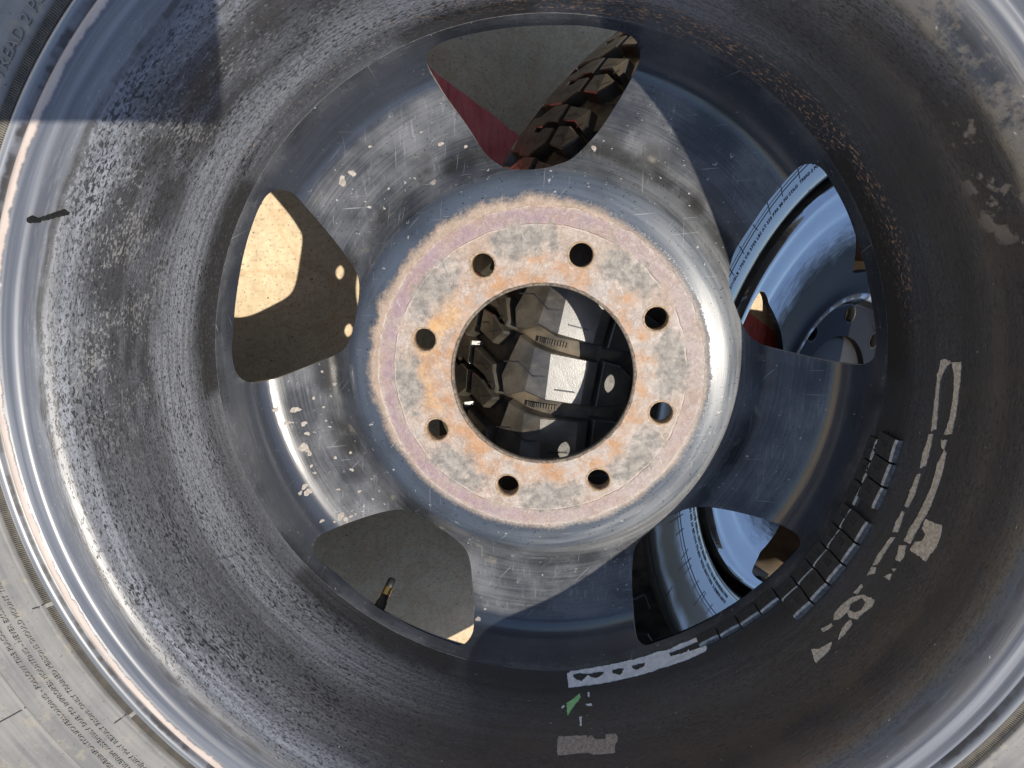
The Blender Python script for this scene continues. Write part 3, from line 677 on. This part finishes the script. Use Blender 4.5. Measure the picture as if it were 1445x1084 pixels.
def text_mesh(body, size, extrude=.0, outline=0.0):
    c = bpy.data.curves.new('lettering', 'FONT'); c.body = body; c.size = size; c.space_character = 1.08
    c.resolution_u = 3
    if outline: c.fill_mode = 'NONE'; c.bevel_depth = outline; c.bevel_resolution = 1; c.extrude = 0
    else: c.extrude = extrude
    o = bpy.data.objects.new('lettering', c); COL.objects.link(o)
    bpy.context.view_layer.update()
    me = bpy.data.meshes.new_from_object(o.evaluated_get(bpy.context.evaluated_depsgraph_get()))
    bpy.data.objects.remove(o); bpy.data.curves.remove(c)
    return me
def bend(me, r0, th0, zfun, lift, mat, parent, name='sidewall_lettering', inward=False, mirror=1):
    """wrap a line of flat text round the axle, baseline at radius r0, starting at angle th0"""
    for v in me.vertices:
        x, y, z = v.co
        if inward: r = r0 - y; a = math.radians(th0) + x / r0
        else: r = r0 + y; a = math.radians(th0) - x / r0
        v.co = Vector((r * math.cos(a), r * math.sin(a), zfun(r) + lift + z)) * S
    me.update()
    return link(name, me, mat, parent, False)
LINES = [('TIRE FAILURE DUE TO UNDERINFLATION/OVERLOADING - FOLLOW TIRE PLACARD IN VEHICLE', 278.2, 228.5, 3.5),
         ('EXPLOSION OF TIRE/RIM ASSEMBLY DUE TO IMPROPER MOUNTING - NEVER EXCEED MAX PSI', 272.6, 227.0, 3.5),
         ('SERIOUS INJURY MAY RESULT FROM: ONLY TRAINED PERSONS SHOULD MOUNT TIRES', 267.2, 226.0, 3.5)]
for t, r, a, sz in LINES:
    bend(text_mesh(t, sz, .45), r * LOW, a, ty_face, .25, M_LETTER, tyre)
bend(text_mesh('LOAD RANGE E   TREAD 2 POLYESTER + 2 STEEL + 1 NYLON   SIDEWALL 2 POLYESTER', 7.0, .4), 267, 157, ty_face, .3, M_LETTER, tyre)
bend(text_mesh('TOYO', 25, 0, .5), 288, -49.0, ty_face, .2, M_LETTER_D, tyre, inward=True)
# thin moulding seams across the sidewall
def rad_line(th, r0, r1, wid, lift, mat, parent, zfun, name='mould_line', skew=0.0):
    V, F = [], []; n = 8
    for i in range(n + 1):
        r = r0 + (r1 - r0) * i / n; a = math.radians(th + skew * i / n)
        for k in (-1, 1):
            V.append((r * math.cos(a) - k * wid * math.sin(a), r * math.sin(a) + k * wid * math.cos(a), zfun(r) + lift))
        if i: F.append((2 * i - 2, 2 * i, 2 * i + 1, 2 * i - 1))
    return link(name, mesh(name, V, F), mat, parent, False)
for th, r0, r1 in tuple((a_, r_ * LOW, q_ * LOW) for a_, r_, q_ in ((200.3, 254.5, 260), (216.3, 254.5, 262), (209.6, 291, 318), (152.3, 254.5, 260))):
    rad_line(th, r0, r1, .35, .18, M_LETTER_D, tyre, ty_face)

# ------------------------------------------------------------------ things stuck to the barrel
def decal(name, outline, holes, mat, lift=.25, parent=A, label=None, wob=.0, frayed=True):
    ol = [(th * 3.78, s) for th, s in outline]; hl = [[(th * 3.78, s) for th, s in h] for h in holes]      # degrees to mm of arc
    ol = resample(ol, .8); hl = [resample(h, .8) for h in hl]
    def fray(p, a_=.55):
        return (p[0] + a_ * mnoise.noise(Vector((p[0] * .9, p[1] * .9, 1.0))) + .5 * a_ * mnoise.noise(Vector((p[0] * 2.3, p[1] * 2.3, 7.0))), p[1] + a_ * mnoise.noise(Vector((p[0] * .9, p[1] * .9, 5.0))))
    if frayed: ol = [fray(p) for p in ol]; hl = [[fray(p) for p in h_] for h_ in hl]
    xs = [p[0] for p in ol]; ys = [p[1] for p in ol]
    ip = [(x, y) for x in np.arange(min(xs), max(xs), 2.2) for y in np.arange(min(ys), max(ys), 2.2)]
    ip = [p for p in keep_clear(ip, [ol] + hl, .9) if inside(p, ol) and not any(inside(p, h) for h in hl)] if ip else []
    vs, T, B = cdt(ol, hl, ip)
    n = len(vs)
    def P(p, l): return barrel_pt(p[0] / 3.78, p[1], l + wob * (mnoise.noise(Vector((p[0] * .25, p[1] * .25, 3.0))) + .3))
    V = [P(p, lift) for p in vs] + [P(p, -.1) for p in vs]
    F = []
    for t in T:
        a, b, c = (Vector(V[i]) for i in t); nn_ = (b - a).cross(c - a)
        if nn_.x * a.x + nn_.y * a.y > 0: t = t[::-1]
        F.append(t)
    for a, b in B: F.append((a, b, b + n, a + n))
    o = link(name, mesh(name, V, F), mat, parent, False)
    if label: o['label'] = label
    return o
LB = DATA['lab']
decal('paper_strip', LB['paper'], [LB['paper_h1'], LB['paper_h2'], LB['paper_h3']], M_PAPER, .45, A, 'torn white paper strip with ragged holes', .5)
decal('adhesive_residue', LB['tan'], [], M_GLUE2, .3, A, 'brownish rectangle of old adhesive', .15)
decal('sticker_scrap', LB['green'], [], M_GREEN, .3, A, 'pointed scrap of green sticker')
for k in ('green2', 'wh1', 'wh2', 'wh3'): decal('sticker_scrap', LB[k], [], M_PAPER, .25)
for i in range(18):
    decal('adhesive_residue', LB['r%d' % i], [LB['r14_h1']] if i == 14 else [], M_GLUE, .35, A, None, .3)
decal('paint_drip', LB['drip'], [], M_DRIP, 1.6, A, 'short black drip across the left of the barrel')

def weight(th0, th1, s0, s1, h, txt=True):
    """one segment of an adhesive wheel weight, with its bare outer edge"""
    n = 4; V = []; F = []; MI = []
    b = 1.1
    secs = [(s0, 0), (s0, h - .5), (s0 + .5, h), (s1 - b, h), (s1, h - b), (s1, 0)]
    g_ = .16
    for i in range(n + 1):
        th = th0 - g_ + (th1 - th0 + 2 * g_) * i / n
        e = .45 if i in (0, n) else 0
        for s, l in secs: V.append(barrel_pt(th, s, max(l - e, 0) + .05))
    m = len(secs)
    for i in range(n):
        for k in range(m - 1):
            F.append((i * m + k, i * m + k + 1, (i + 1) * m + k + 1, (i + 1) * m + k)); MI.append(1 if k >= 3 else 0)
    F += [tuple(range(m)), tuple(range(n * m, n * m + m))[::-1]]; MI += [0, 0]
    o = link('wheel_weight', mesh('wheel_weight', V, F, None, MI), [M_WEIGHT, M_WEDGE], A, False)
    if txt:
        me = text_mesh('1/4\nOZ', 4.6, .2)
        for v in me.vertices:
            x, y, z = v.co
            th = (th0 + th1) / 2 + (1.2 - y * .5 - 1.2) / 3.78; s = s0 + 4.5 + x
            v.co = Vector(barrel_pt(th + .35, s, h + .12 + z)) * S
        me.update(); link('weight_lettering', me, M_WEDGE if False else M_LETTER_D, o, False)
    return o
for i in range(3): weight(-5.9 - 4.0 * i, -9.9 - 4.0 * i, 31.4 + .6 * i, 48.6 + 1.1 * i, 4.2)
for i in range(5): weight(-19.9 - 4.07 * i, -23.97 - 4.07 * i, 33.8 + 1.2 * i, 52.6 + .9 * i, 4.2)
for i in range(3): weight(-7.6 - 4.05 * i, -11.65 - 4.05 * i, 20.6, 29.8 + 1.3 * i, 3.2)
for i in range(5): weight(-20.2 - 4.07 * i, -24.27 - 4.07 * i, 22.2 + .7 * i, 33.0 + 1.1 * i, 3.2)
for i in range(4): weight(-40.6 - 4.3 * i, -44.9 - 4.3 * i, 20.5 + .2 * i, 33.6 - .9 * i, 3.4, False)

# bare spots on the lower left spoke: flat flakes, one object
V, F = [], []
random.seed(5)
for x, y, r in DATA['spots']:
    R_ = math.hypot(x, y)
    if R_ > 209: continue
    n = 12; k = len(V); ph = random.random() * 9; sx = random.uniform(.8, 1.25)
    for j in range(n):
        a = 2 * math.pi * j / n; rr = .82 * r * (1 + .22 * math.sin(2 * a + ph) + .16 * math.sin(3 * a + 2 * ph) + .1 * math.sin(5 * a + 3 * ph))
        px, py = x + rr * sx * math.cos(a), y + rr * math.sin(a) / sx; q_ = math.hypot(px, py)
        V.append((px, py, zf(min(q_, 211)) + .30))
    V.append((x, y, zf(R_) + .40)); F += [(k + j, k + (j + 1) % n, k + n) for j in range(n)]
sp = link('bare_metal_spots', mesh('bare_metal_spots', V, F), M_SPOT, disc); sp['kind'] = 'stuff'

# valve stem in the lower left opening, pointing away from us
va, vb = Vector((-124.5, -195, -6)), Vector((-118, -179.5, -28))
vs_ = empty('valve_stem', (0, 0, 0)); bpy.data.objects.remove(vs_)
def seg(t0, t1): return [tuple(va.lerp(vb, t0)), tuple(va.lerp(vb, t1))]
V, F = tube([tuple(va.lerp(vb, t)) for t in (-.1, .0, .28, .34, .5)], [6.2, 5.0, 4.2, 3.4, 3.2], 14)
stem = link('valve_stem', mesh('valve_stem', V, F), M_BLACKR, A)
V, F = tube([tuple(va.lerp(vb, t)) for t in (.46, .47, .70, .71)], [2.6, 3.5, 3.5, 2.8], 14); link('valve_collar', mesh('valve_collar', V, F), M_BRASS, stem, False)
V, F = tube([tuple(va.lerp(vb, t)) for t in (.68, .69, .96, 1.0)], [2.8, 3.4, 3.2, 2.2], 14); link('valve_cap', mesh('valve_cap', V, F), M_BLACKR, stem)

# ------------------------------------------------------------------ the wheel lying below
W = empty('truck_wheel', (445.053, -94.308, 310.0))
tag(W, 'glossy dark wheel with chunky all-terrain tyre lying face up beneath the rusty one', 'wheel', 'truck wheels')
CARC = smooth_prof([(256,-14),(256.5,-5),(259,3),(263,7),(275,10.8),(288,13.3),(300,15.4),(316,18),(330,20.2),(336,19.5),(340,15),(356,9),(372,4),(386,0),(400,-6),(420,-20),(433,-40),(437,-68),(436,-105),(432,-140),(424,-172),(411,-202),(392,-228),(374,-250),(358,-270),(345,-290),(325,-309.5),(300,-302),(262,-286),(256,-272)], 3)
V, F, UV = revolve(CARC, 260)
mi = []
kk = len(CARC)
for i in range(260):
    for b_ in range(kk - 1): mi.append(1 if CARC[b_][0] > 338 and CARC[b_][1] < 22 else 0)
wt = link('tyre', mesh('tyre', V, F, UV, mi), [M_WET, M_GROOVE], W)
w_side = profz([p for p in CARC if 257 < p[0] < 339 and p[1] > -6])

# tread profile: s' runs from the near shoulder edge across the crown
TP = [(343,17.5),(362,13),(382,9),(408,2),(430,-13),(444,-35),(448,-65),(447,-105),(443,-140),(435,-172),(422,-202),(402,-228),(380,-250),(362,-268),(345,-285)]
TPS = arclen(TP); TP0 = TPS[2]
def tread_pt(th, s, lift=0.0):
    q_ = s + TP0
    r = float(np.interp(q_, TPS, [p[0] for p in TP])); z = float(np.interp(q_, TPS, [p[1] for p in TP]))
    e = 6.0
    dr = float(np.interp(q_ + e, TPS, [p[0] for p in TP]) - np.interp(q_ - e, TPS, [p[0] for p in TP])); dz = float(np.interp(q_ + e, TPS, [p[1] for p in TP]) - np.interp(q_ - e, TPS, [p[1] for p in TP]))
    l = math.hypot(dr, dz); nr, nz = -dz / l, dr / l
    r += nr * lift; z += nz * lift; a = math.radians(th)
    return (r * math.cos(a), r * math.sin(a), z)
DEG = 7.75                                     # mm of tread per degree
def block(name, outline, splits, depth, sipes=()):
    """tread block: outline of (deg, s'), its top split into facets (index lists), chamfered edges"""
    n = len(outline)
    cx = sum(p[0] for p in outline) / n; cy = sum(p[1] for p in outline) / n
    inn = []
    for (a, s) in outline:
        d_ = math.hypot((a - cx) * DEG, s - cy); k_ = max(0, 1 - 1.3 / d_); inn.append((cx + (a - cx) * k_, cy + (s - cy) * k_))
    V = [tread_pt(a, s, 0) for a, s in inn] + [tread_pt(a, s, -1.0) for a, s in outline]
    for a, s in outline:
        d_ = math.hypot((a - cx) * DEG, s - cy); k_ = 1 + 2.0 / d_; V.append(tread_pt(cx + (a - cx) * k_, cy + (s - cy) * k_, -depth))
    F = [tuple(f) for f in splits]; MI = [0] * len(F)
    for i in range(n):
        j = (i + 1) % n
        F += [(i, n + i, n + j, j), (n + i, 2 * n + i, 2 * n + j, n + j)]; MI += [0, 0]
    for line, wd in sipes:
        k = len(V)
        for i, (a, s) in enumerate(line):
            V += [tread_pt(a - wd / DEG / 2, s, .12), tread_pt(a + wd / DEG / 2, s, .12)]
            if i: F.append((k + 2 * i - 2, k + 2 * i - 1, k + 2 * i + 1, k + 2 * i)); MI.append(1)
    me = mesh(name, V, F, None, MI)
    bm_ = bmesh.new(); bm_.from_mesh(me); bmesh.ops.recalc_face_normals(bm_, faces=bm_.faces); bm_.to_mesh(me); bm_.free()
    o = link(name, me, [M_TREAD, M_LETTER_D], wt, False)
    return o
NP = 52; PITCH = 360 / NP
def mir(o_): return [(-a, 300 - s) for a, s in o_][::-1]
shoulder = [(-3.5,74),(-2.9,60),(-2.6,46),(-2.5,15),(-2.5,7.5),(2.5,7.5),(2.6,15),(2.5,44),(1.9,62),(2.8,79),(.9,85)]
inner_b = [(.1,97),(2.4,87.5),(3.7,92),(4.9,103),(4.1,126),(-.9,129)]
inner_1 = [(.1,97),(2.3,88),(2.9,89.8),(1.5,108),(1.0,127.6),(-.9,129)]
inner_2 = [(3.4,91.2),(3.7,92),(4.9,103),(4.1,126),(1.8,127.2),(2.1,109)]
mid_b = [(-3.0,137),(2.3,134),(3.6,150),(2.9,176),(-2.3,179),(-3.5,160)]
mid_1 = [(-3.0,137),(-.5,135.5),(-.9,150),(-.3,158),(-1.0,178),(-2.3,179),(-3.5,160)]
mid_2 = [(.2,135.2),(2.3,134),(3.6,150),(2.9,176),(-.3,177.4),(.4,158),(-.1,150)]
protos = [block('tread_block', shoulder, [(0,1,8,9,10),(1,2,7,8),(2,3,6,7),(3,4,5,6)], 11, [([(-.6,84),(-.9,70),(.2,56),(.0,47)], .9), ([(1.2,38),(1.2,22),(2.3,22)], 1.0)]),
          block('tread_block', inner_1, [(0,1,2,3),(0,3,4,5)], 11, [([(.2,100),(1.0,104),(.4,112),(.6,124)], .9), ([(1.9,96),(2.3,100)], 2.4)]),
          block('tread_block', inner_2, [(0,1,2,5),(2,3,4,5)], 11, [([(3.4,96),(3.9,108),(3.0,114),(3.2,123)], .9)]),
          block('tread_block', mid_1, [(0,1,2,6),(2,3,6),(3,4,5,6)], 11, [([(-2.2,141),(-1.8,154),(-2.4,160),(-1.8,174)], .9), ([(-3.2,150),(-2.4,151)], 3.0)]),
          block('tread_block', mid_2, [(0,1,2,6),(2,5,6),(2,3,4,5)], 11, [([(1.4,138),(2.0,150),(1.2,158),(1.4,174)], .9), ([(2.3,163),(3.1,164)], 3.0)])]
far = [block('tread_block', mir(inner_b), [tuple(range(6))], 11, [([(-1.0,205),(-1.9,194),(-1.0,188),(-1.3,176)], .9)]),
       block('tread_block', mir(shoulder), [(10,9,8,3,2,1,0),(8,7,4,3),(7,6,5,4)], 11)]
lug_long = block('sidewall_lug', [(-2.7,3),(-2.5,-14),(-1.9,-36),(1.4,-36),(2.6,-14),(2.7,3)], [(0,1,4,5),(1,2,3,4)], 7)
lug_short = block('sidewall_lug', [(-2.7,3),(-2.5,-12),(-1.2,-24),(2.0,-24),(2.6,-12),(2.7,3)], [(0,1,4,5),(1,2,3,4)], 7)
V, F = [], []
for i in range(13):                            # ridged stone guard at the bottom of each cross groove
    s0 = 34 + i * 2.2; k = len(V)
    V += [tread_pt(a, s, l) for a, s, l in ((-3.8,s0,-11),(-3.8,s0,-8.6),(-3.25,s0,-8.6),(-3.25,s0,-11),(-3.8,s0+1.4,-11),(-3.8,s0+1.4,-8.6),(-3.25,s0+1.4,-8.6),(-3.25,s0+1.4,-11))]
    F += [(k,k+1,k+2,k+3),(k+7,k+6,k+5,k+4),(k+1,k+5,k+6,k+2),(k,k+4,k+5,k+1),(k+2,k+6,k+7,k+3)]
guard = link('groove_ridge', mesh('groove_ridge', V, F), M_GROOVE, wt, False)
random.seed(21)
def rot_copy(o, deg, first):
    c = o if first else o.copy()
    if not first: COL.objects.link(c)
    c.parent = wt; c.rotation_euler = (0, 0, math.radians(deg))
for i in range(NP):
    th = 169.0 + PITCH * i
    for r_, o in enumerate(protos): rot_copy(o, th + (0, 0, 0, 1.6, 1.6)[r_], i == 0)
    rot_copy(guard, th, i == 0)
# the two rows on the far side, which the wheel on top hides almost wholly, as one piece
bmf = bmesh.new()
for o in far:
    for i in range(NP):
        me_ = o.data.copy(); me_.transform(Matrix.Rotation(math.radians(172.4 + PITCH * i), 4, 'Z')); bmf.from_mesh(me_); bpy.data.meshes.remove(me_)
mf = bpy.data.meshes.new('tread_block'); bmf.to_mesh(mf); bmf.free()
for o in far: bpy.data.objects.remove(o)
fo = link('tread_block', mf, [M_TREAD, M_LETTER_D], wt, False); fo['kind'] = 'stuff'
for i in range(NP):
    o = lug_long if i % 2 else lug_short
    rot_copy(o, 169.0 + PITCH * i, i < 2)

def ring_line(R_, wd, lift, mat, parent, zfun, name):
    V, F, UV = revolve([(R_ - wd / 2, zfun(R_ - wd / 2) + lift), (R_ + wd / 2, zfun(R_ + wd / 2) + lift)], 200)
    return link(name, mesh(name, V, F, UV), mat, parent, False)
for R_, wd in ((263.0, .8), (290.5, .9), (294.0, .5), (333.6, 1.0)): ring_line(R_, wd, .2, M_LETTER_D, wt, w_side, 'mould_line')
for t, r, a in (('MAX LOAD SINGLE 1700 KG 3750 LBS AT 550 KPA 80 PSI COLD  TREAD 2 POLYESTER + 2 STEEL + 1 NYLON', 280.0, 156),
                ('LOAD RANGE E  MAX LOAD DUAL 1550 KG 3415 LBS AT 550 KPA 80 PSI COLD  TUBELESS RADIAL', 273.0, 222),
                ('MAX PRESSURE 80 PSI COLD - NEVER EXCEED WHEN SEATING BEADS - TUBELESS RADIAL ALL SEASON', 267.0, 222)):
    bend(text_mesh(t, 4.6, .15), r, a, w_side, .15, M_LETTER_D, wt)
for i in range(40):
    th = 110 + i * 4.3 + random.uniform(-.6, .6)
    rad_line(th, 286 + random.uniform(-1, 2), 297 + random.uniform(0, 3), .35, .22, M_LETTER_D, wt, w_side, skew=random.uniform(-.5, .5))
for th in (124, 141, 151, 196, 206, 214):
    rad_line(th, 258.5, 266, .35, .25, M_LETTER_D, wt, w_side, skew=.3)
for th in (192.5, 203, 213):
    rad_line(th, 286, 306, .4, .25, M_LETTER_D, wt, w_side, skew=-.6); rad_line(th + 11.5, 318, 331, .4, .25, M_LETTER_D, wt, w_side, skew=.4)

# wheel face
FACE = smooth_prof([(58,-34),(96,-34),(101,-33),(104.5,-25),(108,-19.5),(111,-17.5),(114,-18.2),(120,-20.5),(130,-19),(142,-15.2),(155,-11),(168,-7.6),(182,-5.4),(196,-4.8),(206,-5.2),(211,-3.8),(220,-2.2),(232,-.6),(238,1.1),(242,0.6),(244.5,-4),(244.6,-15)], 1.5)
ff = profz([p for p in FACE if p[0] <= 244.5])
def wwin(c):
    pts = [(138,9.5),(138,0),(138,-9.5),(150,-11.0),(182,-14.3),(224,-17.4),(233,-15.5),(235,0),(233,15.5),(224,17.4),(182,14.3),(150,11.0)]
    pts = [(r * math.cos(math.radians(c + a)), r * math.sin(math.radians(c + a))) for r, a in pts]
    return resample(chaikin(pts, 3), 3)
wh = [wwin(c) for c in (161.3, 90.0, 245.3, 20.0, -48.0)]
wb = [circle(89 * math.cos(math.radians(80 + 45 * i)), 89 * math.sin(math.radians(80 + 45 * i)), 9.0, 24) for i in range(8)]
wo = circle(0, 0, 244.4, 300); wbore = circle(0, 0, 64, 90)
ip = keep_clear(rings(66, 243.6, 3.0, 5.5), [wo, wbore] + wh + wb, 1.8)
ip = [p for p in ip if not any(inside(p, h) for h in wh + wb)]
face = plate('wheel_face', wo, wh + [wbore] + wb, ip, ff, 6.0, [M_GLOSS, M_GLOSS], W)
V, F, UV = revolve([(244.6,-3),(245.0,-6),(245.0,-26),(240,-28),(227,-24),(225,-60),(222,-140),(224,-230),(232,-276),(250,-284)], 200)
link('rim', mesh('rim', V, F, UV), M_BACK, W)
for i in range(8):
    a = math.radians(80 + 45 * i)
    V, F, UV = revolve([(10.5, .3), (9.6, .5), (8.8, -.2), (8.8, -8)], 24); V = [(x + 89 * math.cos(a), y + 89 * math.sin(a), z - 34) for x, y, z in V]
    link('bolt_hole', mesh('bolt_hole', V, F, UV), M_BLACKR, face)
a = math.radians(-116.5)
p0, p1 = Vector((238 * math.cos(a), 238 * math.sin(a), -30)), Vector((228 * math.cos(a), 228 * math.sin(a), -6))
V, F = tube([tuple(p0.lerp(p1, t)) for t in (0, .4, .45)], [5, 4.2, 3.4], 12); st2 = link('valve_stem', mesh('valve_stem', V, F), M_BLACKR, W)
V, F = tube([tuple(p0.lerp(p1, t)) for t in (.42, .43, .98, 1)], [3, 3.6, 3.6, 2.8], 12); link('valve_cap', mesh('valve_cap', V, F), M_CHROME, st2)

V, F, UV = revolve([(.5, -37), (40, -37.4), (60, -38.5), (63.5, -41), (64.5, -46)], 80, flip=True)  # black disc added in the bore to keep its inside dark
link('bore_blackout', mesh('bore_blackout', V, F, UV), M_BLACKR, W)

# ------------------------------------------------------------------ the phone taking the picture: its shadow falls on the upper left of the rim
PH = empty('phone', A_POS, A_M)
tag(PH, 'dark phone held level above the rim, throwing the square shadow at upper left', 'phone')
def rbox(name, x0, x1, y0, y1, z0, z1, r, mat, parent):
    pts = []
    for cx, cy, a0 in ((x1 - r, y1 - r, 0), (x0 + r, y1 - r, 90), (x0 + r, y0 + r, 180), (x1 - r, y0 + r, 270)):
        pts += [(cx + r * math.cos(math.radians(a0 + 15 * k)), cy + r * math.sin(math.radians(a0 + 15 * k))) for k in range(7)]
    n = len(pts)
    def ring_(s, z): return [((x0 + x1) / 2 + (x - (x0 + x1) / 2) * s, (y0 + y1) / 2 + (y - (y0 + y1) / 2) * s, z) for x, y in pts]
    V = ring_(.985, z0) + ring_(1, z0 + 1.2) + ring_(1, z1 - 1.2) + ring_(.985, z1)
    F = [tuple(range(n))[::-1], tuple(range(3 * n, 4 * n))]
    for l in range(3):
        for i in range(n): F.append((l * n + i, l * n + (i + 1) % n, (l + 1) * n + (i + 1) % n, (l + 1) * n + i))
    return link(name, mesh(name, V, F), mat, parent, False)
rbox('phone_body', -120, 45, 108, 185, 421, 429, 9, M_PHONE, PH)
rbox('phone_screen', -117, 42, 111, 182, 429, 429.4, 7, M_GLASS, PH)
for dx in (0, -22):
    V, F = tube([(30 + dx, 122, 421), (30 + dx, 122, 418.6)], 6.5, 20); link('camera_lens', mesh('camera_lens', V, F), M_GLASS, PH, False)
